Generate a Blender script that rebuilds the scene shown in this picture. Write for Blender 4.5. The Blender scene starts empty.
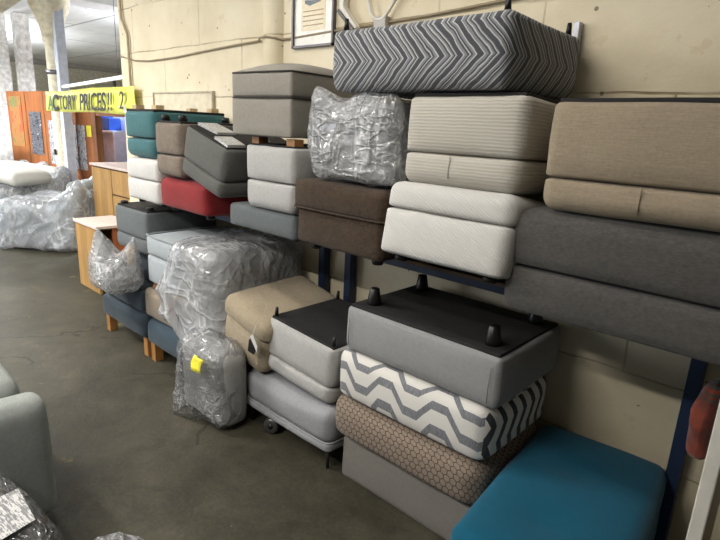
import bpy, math, random
import numpy as np
from mathutils import Vector, Matrix
sc = bpy.context.scene
COL = sc.collection
R = math.radians
rng = random.Random(7)

# ------------------------------------------------------------------ colour
def lin(c):
    out = []
    for v in c[:3]:
        v = v / 255.0
        out.append(v / 12.92 if v <= 0.04045 else ((v + 0.055) / 1.055) ** 2.4)
    return (out[0], out[1], out[2], 1.0)

# ------------------------------------------------------------------ node helper
class NT:
    def __init__(s, name):
        s.m = bpy.data.materials.new(name); s.m.use_nodes = True
        s.t = s.m.node_tree; s.t.nodes.clear()
        s.out = s.n('ShaderNodeOutputMaterial')
    def n(s, typ, **kw):
        nd = s.t.nodes.new(typ)
        for k, v in kw.items():
            if k.startswith('i_'):
                key = k[2:]
                key = int(key) if key.isdigit() else key.replace('_', ' ')
                nd.inputs[key].default_value = v
            else: setattr(nd, k, v)
        return nd
    def l(s, a, b): s.t.links.new(a, b)
    def math(s, op, a, b=None, c=None, clamp=False):
        nd = s.n('ShaderNodeMath', operation=op); nd.use_clamp = clamp
        for i, v in enumerate((a, b, c)):
            if v is None: continue
            if isinstance(v, (int, float)): nd.inputs[i].default_value = v
            else: s.l(v, nd.inputs[i])
        return nd.outputs[0]
    def noise(s, vec, scale, detail=4, rough=.55, dist=0.):
        nd = s.n('ShaderNodeTexNoise'); nd.inputs['Scale'].default_value = scale
        nd.inputs['Detail'].default_value = detail; nd.inputs['Roughness'].default_value = rough
        nd.inputs['Distortion'].default_value = dist
        if vec is not None: s.l(vec, nd.inputs['Vector'])
        return nd.outputs['Fac']
    def ramp(s, fac, stops, interp='LINEAR'):
        nd = s.n('ShaderNodeValToRGB'); cr = nd.color_ramp; cr.interpolation = interp
        while len(cr.elements) < len(stops): cr.elements.new(.5)
        for e, (p, c) in zip(cr.elements, stops):
            e.position = p; e.color = c if len(c) == 4 else (*c, 1)
        s.l(fac, nd.inputs['Fac']); return nd.outputs['Color']
    def mix(s, fac, a, b, blend='MIX'):
        nd = s.n('ShaderNodeMix', data_type='RGBA', blend_type=blend)
        for i, v in ((0, fac), (6, a), (7, b)):
            if isinstance(v, (int, float)): nd.inputs[i].default_value = v
            elif isinstance(v, tuple): nd.inputs[i].default_value = v
            else: s.l(v, nd.inputs[i])
        return nd.outputs[2]
    def obj(s, scale=(1, 1, 1), loc=(0, 0, 0), rot=(0, 0, 0)):
        tc = s.n('ShaderNodeTexCoord'); mp = s.n('ShaderNodeMapping')
        mp.inputs['Scale'].default_value = scale; mp.inputs['Location'].default_value = loc
        mp.inputs['Rotation'].default_value = rot
        s.l(tc.outputs['Object'], mp.inputs['Vector']); return mp.outputs['Vector']
    def bump(s, h, strength=.3, dist=.01):
        nd = s.n('ShaderNodeBump'); nd.inputs['Strength'].default_value = strength
        nd.inputs['Distance'].default_value = dist; s.l(h, nd.inputs['Height']); return nd.outputs['Normal']
    def prin(s, color=None, rough=.8, normal=None, metallic=0., sheen=0., spec=.5, **kw):
        p = s.n('ShaderNodeBsdfPrincipled')
        if isinstance(color, tuple): p.inputs['Base Color'].default_value = color
        elif color is not None: s.l(color, p.inputs['Base Color'])
        if isinstance(rough, (int, float)): p.inputs['Roughness'].default_value = rough
        else: s.l(rough, p.inputs['Roughness'])
        p.inputs['Metallic'].default_value = metallic
        p.inputs['Sheen Weight'].default_value = sheen
        p.inputs['Specular IOR Level'].default_value = spec
        if normal is not None: s.l(normal, p.inputs['Normal'])
        for k, v in kw.items(): p.inputs[k.replace('_', ' ')].default_value = v
        s.l(p.outputs[0], s.out.inputs['Surface']); return p

def scale_c(c, k): return (min(1, c[0]*k), min(1, c[1]*k), min(1, c[2]*k), 1)

def fabric(name, rgb, kind='weave', var=.12, fine=None):
    t = NT(name); c = lin(rgb)
    v = t.obj()
    big = t.noise(v, 7, 3)
    if kind == 'weave':
        f1 = t.noise(t.obj((1, 1, 3)), fine or 150, 2); f2 = t.noise(v, 60, 3); bs, bd = .35, .004
    elif kind == 'rib':
        w = t.n('ShaderNodeTexWave', wave_type='BANDS', bands_direction='Z', wave_profile='SIN')
        w.inputs['Scale'].default_value = 28; w.inputs['Distortion'].default_value = 1.5
        w.inputs['Detail'].default_value = 2; t.l(v, w.inputs['Vector'])
        f1 = w.outputs['Fac']; f2 = t.noise(v, 120, 2); bs, bd = .35, .004
    elif kind == 'diag':
        w = t.n('ShaderNodeTexWave', wave_type='BANDS', bands_direction='DIAGONAL')
        w.inputs['Scale'].default_value = 32; w.inputs['Distortion'].default_value = 3
        w.inputs['Detail'].default_value = 2; t.l(t.obj((1, 1, 1.8)), w.inputs['Vector'])
        f1 = w.outputs['Fac']; f2 = t.noise(v, 120, 2); bs, bd = .35, .004
    elif kind == 'chenille':
        f1 = t.noise(t.obj((1, 1, 2)), 95, 5, .75); f2 = t.noise(v, 38, 4, .7); bs, bd = .9, .012
    elif kind == 'streak':
        f1 = t.noise(t.obj((1, 1, 14)), 20, 5, .7); f2 = t.noise(v, 110, 3); bs, bd = .3, .004
    else:  # velvet
        f1 = t.noise(v, 22, 5, .7, .6); f2 = t.noise(v, 160, 2); bs, bd = .15, .003
    comb = t.math('ADD', t.math('MULTIPLY', f1, .5), t.math('ADD', t.math('MULTIPLY', f2, .35), t.math('MULTIPLY', big, .15)))
    k = var * 3.2
    col = t.ramp(comb, [(.28, scale_c(c, 1 - k*.55)), (.5, c), (.72, scale_c(c, 1 + k*.55))])
    nrm = t.bump(comb, bs, bd)
    t.prin(col, .92 if kind != 'velvet' else .75, nrm, sheen=.12 if kind != 'velvet' else .12, spec=.12)
    return t.m

def plain(name, rgb, rough=.6, metallic=0., var=.06, spec=.4, **kw):
    t = NT(name); c = lin(rgb); f = t.noise(t.obj(), 14, 4)
    t.prin(t.ramp(f, [(.3, scale_c(c, 1-var*2)), (.7, scale_c(c, 1+var*2))]), rough, t.bump(t.noise(t.obj(), 70, 2), .06, .003), metallic, spec=spec, **kw)
    return t.m

def wood(name, rgb, rough=.5, axis=(1, 1, .12), sc_=12):
    t = NT(name); c = lin(rgb); v = t.obj(axis)
    f = t.noise(v, sc_, 6, .65, .8)
    t.prin(t.ramp(f, [(.3, scale_c(c, .68)), (.5, c), (.7, scale_c(c, 1.25))]), rough, t.bump(f, .1, .003), spec=.4)
    return t.m

def mat_chevron():
    t = NT('chevron_fabric')
    tc = t.n('ShaderNodeTexCoord'); sp = t.n('ShaderNodeSeparateXYZ'); t.l(tc.outputs['Object'], sp.inputs[0])
    wob = t.math('MULTIPLY', t.noise(tc.outputs['Object'], 9, 2), .035)
    tri = t.math('PINGPONG', t.math('ADD', sp.outputs['Z'], .212), .105)
    xy = t.math('ADD', sp.outputs['X'], sp.outputs['Y'])
    v = t.math('ADD', t.math('SUBTRACT', xy, t.math('MULTIPLY', tri, .95)), wob)
    fr = t.math('FRACT', t.math('MULTIPLY', v, 6.6))
    L, Mg, Dk = lin((196, 196, 190)), lin((128, 131, 136)), lin((52, 54, 62))
    col = t.ramp(fr, [(0, Dk), (.15, L), (.19, Mg), (.26, Dk), (.31, L), (.34, Dk), (.39, Mg), (.45, L), (.49, Dk), (.64, L), (.67, Mg), (.75, Dk), (.80, L), (.84, Mg), (.89, Dk), (.94, L), (.97, Mg)], 'CONSTANT')
    fz = t.noise(tc.outputs['Object'], 170, 3, .7)
    col = t.mix(t.math('MULTIPLY', fz, .45), col, lin((120, 122, 124)))
    t.prin(col, .9, t.bump(fz, .5, .005), sheen=.2, spec=.15); return t.m

def mat_wave():
    t = NT('grey_wave_fabric')
    tc = t.n('ShaderNodeTexCoord'); sp = t.n('ShaderNodeSeparateXYZ'); t.l(tc.outputs['Object'], sp.inputs[0])
    spn = t.n('ShaderNodeSeparateXYZ'); t.l(tc.outputs['Normal'], spn.inputs[0])
    # front: trapezoid waves running along x
    pp = t.math('PINGPONG', t.math('ADD', sp.outputs['X'], 3.05), .135)
    tr = t.math('MULTIPLY', t.math('SUBTRACT', t.math('MINIMUM', t.math('MAXIMUM', pp, .035), .10), .035), 1.25)
    v = t.math('ADD', t.math('ADD', sp.outputs['Z'], sp.outputs['Y']), tr)
    fr = t.math('FRACT', t.math('ADD', t.math('MULTIPLY', v, 9.6), .25))
    grey = t.math('LESS_THAN', fr, .38)
    # right side: upright wavy bands
    pp2 = t.math('PINGPONG', t.math('ADD', sp.outputs['Z'], 3.0), .075)
    v2 = t.math('ADD', sp.outputs['Y'], t.math('MULTIPLY', pp2, .5))
    dark = t.math('LESS_THAN', t.math('FRACT', t.math('MULTIPLY', v2, 13)), .42)
    side = t.math('GREATER_THAN', t.math('ABSOLUTE', spn.outputs['X']), .72)
    n = t.noise(tc.outputs['Object'], 160, 3, .7); ns = t.noise(t.obj((6, 1, 1)), 40, 3, .7)
    W = lin((214, 211, 204))
    gc = t.ramp(ns, [(.3, lin((98, 100, 105))), (.7, lin((140, 141, 144)))])
    a = t.mix(grey, W, gc); b = t.mix(dark, W, lin((58, 60, 63)))
    col = t.mix(side, a, b)
    t.prin(col, .9, t.bump(n, .4, .004), sheen=.2, spec=.15); return t.m

def mat_scale():
    t = NT('brown_scale_fabric')
    tc = t.n('ShaderNodeTexCoord'); sp = t.n('ShaderNodeSeparateXYZ'); t.l(tc.outputs['Object'], sp.inputs[0])
    S = 1/.030; q3 = 1.7320508
    u = t.math('ADD', t.math('MULTIPLY', t.math('ADD', sp.outputs['X'], sp.outputs['Y']), S), 100.)
    v = t.math('ADD', t.math('MULTIPLY', t.math('ADD', sp.outputs['Z'], sp.outputs['Y']), S), 173.20508)
    def cell(ou, ov):
        a = t.math('SUBTRACT', t.math('MODULO', t.math('ADD', u, ou), 1.), .5)
        b = t.math('SUBTRACT', t.math('MODULO', t.math('ADD', v, ov), q3), q3/2)
        return t.math('ABSOLUTE', a), t.math('ABSOLUTE', b)
    def hexd(a, b): return t.math('MAXIMUM', a, t.math('ADD', t.math('MULTIPLY', a, .5), t.math('MULTIPLY', b, q3/2)))
    h1 = hexd(*cell(0, 0)); h2 = hexd(*cell(.5, q3/2)); hd = t.math('MINIMUM', h1, h2)
    edge = t.math('GREATER_THAN', hd, .425)
    n = t.noise(t.obj(), 170, 3, .7)
    base = t.ramp(n, [(.3, lin((118, 106, 94))), (.7, lin((148, 136, 122)))])
    t.prin(t.mix(edge, base, lin((88, 68, 56))), .85, t.bump(hd, -.3, .01), sheen=.1, spec=.2); return t.m

def mat_plastic(name, veil=.10, crease=.5, sc_=9, tint=(.95, .96, .975, 1)):
    t = NT(name)
    v = t.obj((1.5, 1.5, .55), rot=(.25, .35, .5)); v2 = t.obj((.6, 1.6, 1.5), rot=(.5, -.4, .9))
    def ridge(vec, sc1, w, dist):
        n = t.noise(vec, sc1, 2, .5, dist)
        return t.math('SUBTRACT', 1., t.math('MULTIPLY', t.math('ABSOLUTE', t.math('SUBTRACT', n, .5)), w), clamp=True)
    r1 = ridge(v, sc_*.8, 11., .5); r2 = ridge(v2, sc_*1.7, 10., .4)
    patch = t.math('MULTIPLY', t.math('SUBTRACT', t.noise(t.obj(), 5, 2), .40, clamp=True), 5., clamp=True)
    rr = t.math('MULTIPLY', t.math('MAXIMUM', t.math('POWER', r1, 3.), t.math('MULTIPLY', t.math('POWER', r2, 3.), .8)), patch)
    low = t.noise(v, sc_*.5, 2, .5, .8)
    h = t.math('ADD', t.math('MULTIPLY', low, 2.2), t.math('ADD', t.math('MULTIPLY', r1, .45), t.math('MULTIPLY', r2, .35)))
    nrm = t.bump(h, .8, .02)
    df = t.n('ShaderNodeBsdfDiffuse'); df.inputs['Color'].default_value = (.9, .91, .93, 1); t.l(nrm, df.inputs['Normal'])
    tl = t.n('ShaderNodeBsdfTranslucent'); tl.inputs['Color'].default_value = (.9, .91, .93, 1)
    ms = t.n('ShaderNodeMixShader'); ms.inputs[0].default_value = .35; t.l(df.outputs[0], ms.inputs[1]); t.l(tl.outputs[0], ms.inputs[2])
    gl = t.n('ShaderNodeBsdfGlossy'); gl.inputs['Roughness'].default_value = .2; t.l(nrm, gl.inputs['Normal'])
    tr = t.n('ShaderNodeBsdfTransparent'); tr.inputs['Color'].default_value = tint
    m1 = t.n('ShaderNodeMixShader'); t.l(t.math('ADD', veil, t.math('MULTIPLY', rr, crease)), m1.inputs[0])
    t.l(tr.outputs[0], m1.inputs[1]); t.l(ms.outputs[0], m1.inputs[2])
    fz = t.n('ShaderNodeFresnel'); fz.inputs['IOR'].default_value = 1.5; t.l(nrm, fz.inputs['Normal'])
    m2 = t.n('ShaderNodeMixShader'); t.l(t.math('ADD', t.math('MULTIPLY', fz.outputs[0], .6), .05), m2.inputs[0])
    t.l(m1.outputs[0], m2.inputs[1]); t.l(gl.outputs[0], m2.inputs[2])
    t.l(m2.outputs[0], t.out.inputs['Surface']); return t.m

def mat_wall():
    t = NT('painted_block_wall')
    tc = t.n('ShaderNodeTexCoord'); sp = t.n('ShaderNodeSeparateXYZ'); t.l(tc.outputs['Object'], sp.inputs[0])
    cb = t.n('ShaderNodeCombineXYZ'); t.l(sp.outputs['X'], cb.inputs[0]); t.l(t.math('ADD', sp.outputs['Z'], -.004), cb.inputs[1])
    wv = t.n('ShaderNodeVectorMath', operation='ADD'); t.l(cb.outputs[0], wv.inputs[0])
    nz = t.n('ShaderNodeTexNoise'); nz.inputs['Scale'].default_value = 3; t.l(cb.outputs[0], nz.inputs['Vector'])
    sc1 = t.n('ShaderNodeVectorMath', operation='SCALE'); sc1.inputs['Scale'].default_value = .03; t.l(nz.outputs['Color'], sc1.inputs[0]); t.l(sc1.outputs[0], wv.inputs[1])
    br = t.n('ShaderNodeTexBrick'); t.l(wv.outputs[0], br.inputs['Vector'])
    br.inputs['Scale'].default_value = 1; br.inputs['Brick Width'].default_value = 1.05; br.inputs['Row Height'].default_value = .357
    br.inputs['Mortar Size'].default_value = .006; br.inputs['Mortar Smooth'].default_value = .6
    o = tc.outputs['Object']
    n1 = t.noise(o, 1.6, 6, .6); n2 = t.noise(o, 30, 5, .7); n3 = t.noise(o, 9, 5, .65)
    base = t.ramp(n1, [(.3, lin((214, 201, 170))), (.55, lin((232, 220, 192))), (.75, lin((240, 231, 208)))])
    base = t.mix(t.math('MULTIPLY', t.math('GREATER_THAN', n3, .64), .25), base, lin((196, 176, 130)))
    brk = t.noise(o, 2.3, 3, .6)
    mort = t.math('MULTIPLY', br.outputs['Fac'], t.math('MULTIPLY', t.math('SUBTRACT', brk, .33, clamp=True), 2.6, clamp=True))
    base = t.mix(mort, base, lin((140, 120, 84)))
    vs = t.n('ShaderNodeTexVoronoi'); vs.inputs['Scale'].default_value = 9; t.l(o, vs.inputs['Vector'])
    spk = t.math('LESS_THAN', vs.outputs['Distance'], .075)
    spk = t.math('MULTIPLY', spk, t.math('GREATER_THAN', t.noise(o, 6, 2), .48))
    base = t.mix(t.math('MULTIPLY', spk, .75), base, lin((92, 76, 54)))
    # base colour blends to a greyer tone low down
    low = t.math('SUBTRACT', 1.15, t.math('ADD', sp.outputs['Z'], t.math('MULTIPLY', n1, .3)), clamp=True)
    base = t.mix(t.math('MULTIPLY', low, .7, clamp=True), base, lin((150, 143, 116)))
    hh = t.math('SUBTRACT', t.math('MULTIPLY', n2, .25), t.math('ADD', br.outputs['Fac'], t.math('MULTIPLY', spk, .4)))
    hh = t.math('ADD', hh, t.math('MULTIPLY', n3, .7))
    t.prin(base, .7, t.bump(hh, .45, .012), spec=.25); return t.m

def mat_floor():
    t = NT('worn_concrete_floor'); v = t.obj()
    n1 = t.noise(v, .9, 6, .6, .4); n2 = t.noise(v, 5, 6, .7, .5); n3 = t.noise(v, 60, 4, .7)
    comb = t.math('ADD', t.math('MULTIPLY', n1, .4), t.math('ADD', t.math('MULTIPLY', n2, .4), t.math('MULTIPLY', n3, .2)))
    base = t.ramp(comb, [(.36, lin((36, 34, 25))), (.46, lin((56, 53, 41))), (.55, lin((70, 67, 54))), (.66, lin((94, 90, 74)))])
    yl = t.math('MULTIPLY', t.math('GREATER_THAN', t.noise(v, 2.1, 5, .75), .66), .35)
    base = t.mix(yl, base, lin((132, 118, 66)))
    vc = t.n('ShaderNodeTexVoronoi', feature='DISTANCE_TO_EDGE'); vc.inputs['Scale'].default_value = .42
    nz = t.n('ShaderNodeTexNoise'); nz.inputs['Scale'].default_value = 2.5; nz.inputs['Detail'].default_value = 5; t.l(v, nz.inputs['Vector'])
    ad = t.n('ShaderNodeMix', data_type='VECTOR'); ad.inputs[0].default_value = .22; t.l(v, ad.inputs[4]); t.l(nz.outputs['Color'], ad.inputs[5])
    t.l(ad.outputs[1], vc.inputs['Vector'])
    crack = t.math('MULTIPLY', t.math('LESS_THAN', vc.outputs['Distance'], .0022), t.math('GREATER_THAN', t.noise(v, .8, 2), .5))
    base = t.mix(t.math('MULTIPLY', crack, .7), base, lin((40, 36, 28)))
    vf = t.n('ShaderNodeTexVoronoi'); vf.inputs['Scale'].default_value = 5; t.l(v, vf.inputs['Vector'])
    fl = t.math('MULTIPLY', t.math('LESS_THAN', vf.outputs['Distance'], .035), t.math('GREATER_THAN', t.noise(v, 3, 2), .56))
    base = t.mix(fl, base, lin((120, 115, 98)))
    rough = t.math('ADD', .55, t.math('MULTIPLY', n2, .3))
    t.prin(base, rough, t.bump(comb, .35, .02), spec=.3); return t.m

def mat_ceiling():
    t = NT('white_painted_ceiling'); v = t.obj()
    n1 = t.noise(v, .7, 6, .6); n2 = t.noise(t.obj((.3, 3, 1)), 4, 5, .7)
    base = t.ramp(t.math('ADD', t.math('MULTIPLY', n1, .5), t.math('MULTIPLY', n2, .5)), [(.3, lin((206, 205, 205))), (.5, lin((232, 232, 232))), (.7, lin((242, 242, 244)))])
    br = t.n('ShaderNodeTexBrick'); t.l(v, br.inputs['Vector']); br.inputs['Scale'].default_value = 1
    br.inputs['Brick Width'].default_value = 5.; br.inputs['Row Height'].default_value = 2.4; br.inputs['Mortar Size'].default_value = .03
    base = t.mix(t.math('MULTIPLY', br.outputs['Fac'], .6), base, lin((110, 106, 102)))
    t.prin(base, .8, t.bump(n2, .3, .02), spec=.2); return t.m

def mat_emit(name, rgb, s):
    t = NT(name); p = t.prin(lin(rgb), .5); p.inputs['Emission Color'].default_value = lin(rgb); p.inputs['Emission Strength'].default_value = s
    return t.m

# ------------------------------------------------------------------ mesh builder
def wob(P, freq, seed, K=5):
    r = np.random.RandomState(seed); out = np.zeros(len(P))
    for k in range(K):
        d = r.normal(size=3); d /= np.linalg.norm(d)
        out += np.sin(P @ d * freq * (.7 + .7*r.rand()) + r.rand()*6.28)
    return out / K

class MB:
    def __init__(s): s.v = []; s.f = []; s.sm = []
    def add(s, verts, faces, smooth=True, M=None):
        o = len(s.v)
        for p in verts:
            p = Vector(p)
            s.v.append(tuple(M @ p) if M else tuple(p))
        for f in faces: s.f.append(tuple(i + o for i in f)); s.sm.append(smooth)
        return s
    def box(s, x0, x1, y0, y1, z0, z1, M=None):
        v = [(x, y, z) for x in (x0, x1) for y in (y0, y1) for z in (z0, z1)]
        f = [(0, 1, 3, 2), (4, 6, 7, 5), (0, 4, 5, 1), (2, 3, 7, 6), (0, 2, 6, 4), (1, 5, 7, 3)]
        return s.add(v, f, False, M)
    def prism(s, pts, axis, a, b, M=None):
        n = len(pts)
        def mk(p, c): return (c, p[0], p[1]) if axis == 'x' else (p[0], c, p[1]) if axis == 'y' else (p[0], p[1], c)
        v = [mk(p, a) for p in pts] + [mk(p, b) for p in pts]
        f = [tuple(range(n))[::-1], tuple(range(n, 2*n))] + [(i, (i+1) % n, (i+1) % n + n, i + n) for i in range(n)]
        return s.add(v, f, False, M)
    def soft(s, x0, x1, y0, y1, z0, z1, r=.03, puff=.012, dome=.0, seg=14, amp=.002, freq=16, seed=1, M=None, rb=None, rt=None,
             grooves=(), dimples=(), fold=0., foldf=22., pulls=(), taper=0., sag=0., hem=0.):
        w, d, h = x1-x0, y1-y0, z1-z0
        r = min(r, w/2*.98, d/2*.98, h/2*.98); rb = r if rb is None else min(rb, h/2*.98); rt = r if rt is None else min(rt, h/2*.98)
        def axis(L, ra, rb_, n):
            n = max(2, n); k = 4
            a = [-L/2 + ra*(1-math.cos(i/k*math.pi/2)) for i in range(k)]
            m = [(-L/2+ra) + (L-ra-rb_)*i/n for i in range(n+1)]
            b = [L/2 - rb_ + rb_*math.sin((i+1)/k*math.pi/2) for i in range(k)]
            return a + m + b
        mx = max(w, d, h)
        X = axis(w, r, r, int(seg*w/mx)); Y = axis(d, r, r, int(seg*d/mx)); Z = axis(h, rb, rt, max(4, int(seg*h/mx)))
        nx, ny, nz = len(X)-1, len(Y)-1, len(Z)-1
        idx = {}; P = []
        def vid(i, j, k):
            key = (i, j, k)
            if key not in idx: idx[key] = len(P); P.append((X[i], Y[j], Z[k]))
            return idx[key]
        F = []
        for i in range(nx):
            for j in range(ny):
                F.append((vid(i, j, 0), vid(i, j+1, 0), vid(i+1, j+1, 0), vid(i+1, j, 0)))
                F.append((vid(i, j, nz), vid(i+1, j, nz), vid(i+1, j+1, nz), vid(i, j+1, nz)))
        for i in range(nx):
            for k in range(nz):
                F.append((vid(i, 0, k), vid(i+1, 0, k), vid(i+1, 0, k+1), vid(i, 0, k+1)))
                F.append((vid(i, ny, k), vid(i, ny, k+1), vid(i+1, ny, k+1), vid(i+1, ny, k)))
        for j in range(ny):
            for k in range(nz):
                F.append((vid(0, j, k), vid(0, j, k+1), vid(0, j+1, k+1), vid(0, j+1, k)))
                F.append((vid(nx, j, k), vid(nx, j+1, k), vid(nx, j+1, k+1), vid(nx, j, k+1)))
        P = np.array(P, float); half = np.array([w, d, h])/2
        rz = np.where(P[:, 2] < 0, rb, rt)
        q = P.copy()
        q[:, 0] = np.clip(P[:, 0], -(half[0]-r), half[0]-r); q[:, 1] = np.clip(P[:, 1], -(half[1]-r), half[1]-r)
        q[:, 2] = np.clip(P[:, 2], -(half[2]-rb), half[2]-rt)
        dlt = P - q
        dl = dlt / np.array([r, r, 1.]) ; dl[:, 2] = dlt[:, 2]/rz
        ln = np.linalg.norm(dl, axis=1, keepdims=True); N = dl/np.maximum(ln, 1e-9)
        P2 = q + N*np.stack([np.full(len(P), r), np.full(len(P), r), rz], 1)
        u = P2/half
        bu = (1-u[:, 0]**2).clip(0); bv = (1-u[:, 1]**2).clip(0); bw = (1-u[:, 2]**2).clip(0)
        out = P2.copy()
        out[:, 0] += np.sign(u[:, 0])*puff*np.abs(N[:, 0])*bv**.6*bw**.6
        out[:, 1] += np.sign(u[:, 1])*puff*np.abs(N[:, 1])*bu**.6*bw**.6
        out[:, 2] += np.where(u[:, 2] > 0, dome, -puff*.2)*np.abs(N[:, 2])*(bu*bv)**.6
        if sag: out[:, 2] -= sag*bu*(.5+.5*u[:, 2])
        off = amp*wob(out + seed*3.7, freq, seed)
        off += amp*.5*wob(out + seed*1.3, freq*2.7, seed+9)
        if fold:
            rg = 1-np.abs(wob(out + seed, foldf, seed+3, 3))*1.6
            rg2 = 1-np.abs(wob(out - seed, foldf*2.3, seed+5, 4))*1.8
            off += fold*(np.clip(rg, 0, 1)**2 + .5*np.clip(rg2, 0, 1)**2)
        for gz, gd, gw in grooves:
            zz = gz - h/2
            off -= gd*np.exp(-((out[:, 2]-zz)/gw)**2)*np.clip(1-np.abs(N[:, 2])*1.5, 0, 1)
        out += N*off[:, None]
        for (dx, dy, dd, dr) in dimples:
            rr = (out[:, 0]-dx)**2 + (out[:, 1]-dy)**2
            out[:, 2] -= np.where(u[:, 2] > .5, dd*np.exp(-rr/dr**2), 0)
        if taper:
            k = 1 - taper*(.5 - u[:, 2]/2); out[:, 0] *= k; out[:, 1] *= k
        if hem:
            k = 1 + hem*np.clip(-u[:, 2], 0, 1)**2*(1+.8*wob(out, 14, seed+2)); out[:, 0] *= k; out[:, 1] *= k
        out += np.array([(x0+x1)/2, (y0+y1)/2, (z0+z1)/2])
        for (b, tip, rad) in pulls:
            b = np.array(b); tip = np.array(tip); dd = np.linalg.norm(out-b, axis=1)
            k = np.clip(1-dd/rad, 0, 1)**1.6; out += k[:, None]*(tip-b)
        return s.add([tuple(p) for p in out], F, True, M)
    def tube(s, pts, r, n=8, closed=False, M=None, flat=None):
        pts = [Vector(p) for p in pts]; m = len(pts); vs = []; fs = []
        rs = r if isinstance(r, (list, tuple)) else [r]*m
        up = None
        for i, p in enumerate(pts):
            a = pts[(i-1) % m] if (closed or i > 0) else p; b = pts[(i+1) % m] if (closed or i < m-1) else p
            t = (b-a).normalized()
            if up is None: up = Vector((0, 0, 1)) if abs(t.z) < .9 else Vector((1, 0, 0))
            sd = t.cross(up).normalized(); up = sd.cross(t).normalized()
            for k in range(n):
                an = 2*math.pi*k/n
                vs.append(p + sd*math.cos(an)*rs[i] + up*math.sin(an)*rs[i]*(flat or 1))
        for i in range(m if closed else m-1):
            for k in range(n):
                j = (i+1) % m
                fs.append((i*n+k, i*n+(k+1) % n, j*n+(k+1) % n, j*n+k))
        if not closed: fs.append(tuple(range(n))[::-1]); fs.append(tuple((m-1)*n+k for k in range(n)))
        return s.add(vs, fs, True, M)
    def lathe(s, prof, cx=0, cy=0, n=20, M=None, cap=True):
        vs = []; fs = []
        for (r, z) in prof:
            for k in range(n):
                a = 2*math.pi*k/n; vs.append((cx+r*math.cos(a), cy+r*math.sin(a), z))
        for i in range(len(prof)-1):
            for k in range(n): fs.append((i*n+k, i*n+(k+1) % n, (i+1)*n+(k+1) % n, (i+1)*n+k))
        if cap: fs.append(tuple(range(n))[::-1]); fs.append(tuple((len(prof)-1)*n+k for k in range(n)))
        return s.add(vs, fs, True, M)
    def build(s, name, mat, parent=None, bevel=0., smooth_angle=None):
        me = bpy.data.meshes.new(name); me.from_pydata(s.v, [], s.f); me.update()
        me.polygons.foreach_set('use_smooth', s.sm); me.materials.append(mat)
        o = bpy.data.objects.new(name, me); COL.objects.link(o)
        if parent: o.parent = parent
        if bevel:
            b = o.modifiers.new('b', 'BEVEL'); b.width = bevel; b.segments = 2; b.limit_method = 'ANGLE'
        return o

def tag(o, label=None, cat=None, group=None, kind=None):
    if label: o['label'] = label
    if cat: o['category'] = cat
    if group: o['group'] = group
    if kind: o['kind'] = kind
    return o
def empty(name, loc, rot=(0, 0, 0), label=None, cat=None, group=None):
    o = bpy.data.objects.new(name, None); COL.objects.link(o); o.location = loc; o.rotation_euler = rot
    o.empty_display_size = .1
    return tag(o, label, cat, group)
def struct(name, mb, mat, **k): return tag(mb.build(name, mat, **k), kind='structure')

# ------------------------------------------------------------------ materials
M = {}
M['black'] = plain('black_lining', (30, 29, 28), .85, var=.15)
M['blackfoot'] = plain('black_plastic', (22, 21, 21), .35)
M['oak'] = wood('oak_foot', (158, 112, 62))
M['pale_oak'] = wood('pale_wood', (196, 170, 130))
M['metal'] = plain('grey_metal', (120, 120, 122), .35, .8)
M['darkmetal'] = plain('dark_metal', (62, 60, 58), .4, .6)
M['blue'] = plain('blue_rack_paint', (32, 46, 72), .45)
M['deck'] = wood('shelf_board', (84, 66, 46), .7, (.12, 1, 1))
M['paper'] = plain('white_paper', (206, 205, 202), .6)
M['yellow'] = plain('yellow_paper', (232, 222, 62), .6)
M['red_label'] = plain('red_label', (170, 60, 50), .6)
M['plastic'] = mat_plastic('clear_plastic_wrap', .08, .55, 10)
M['plastic_loose'] = mat_plastic('loose_plastic_sheet', .38, .6, 4.5)
M['plastic_thick'] = mat_plastic('milky_plastic_wrap', .28, .6, 8)
M['plastic_milky'] = mat_plastic('cloudy_plastic_bag', .30, .6, 9)
M['plastic_blue'] = mat_plastic('bluish_plastic_wrap', .30, .6, 4, (.9, .93, .99, 1))
M['chevron'] = mat_chevron(); M['wave'] = mat_wave(); M['scale'] = mat_scale()

# ------------------------------------------------------------------ ottomans
def piping(mb, x0, x1, y0, y1, z, r=.0045, cr=.03, bow=0.):
    pts = []
    for (cx, cy, a0) in ((x1-cr, y1-cr, 0), (x0+cr, y1-cr, 90), (x0+cr, y0+cr, 180), (x1-cr, y0+cr, 270)):
        for i in range(5):
            a = R(a0 + i*22.5); pts.append((cx+cr*math.cos(a), cy+cr*math.sin(a), z))
    full = []
    m = len(pts)
    for i in range(m):
        a, b = Vector(pts[i]), Vector(pts[(i+1) % m]); L = (b-a).length
        if L > .1:
            nn = Vector((b-a)).cross(Vector((0, 0, 1))).normalized()
            for k in range(8):
                t = k/8; full.append(a.lerp(b, t) + nn*bow*(4*t*(1-t))**.6)
        else: full.append(a)
    mb.tube(full, r, 6, closed=True)

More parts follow.
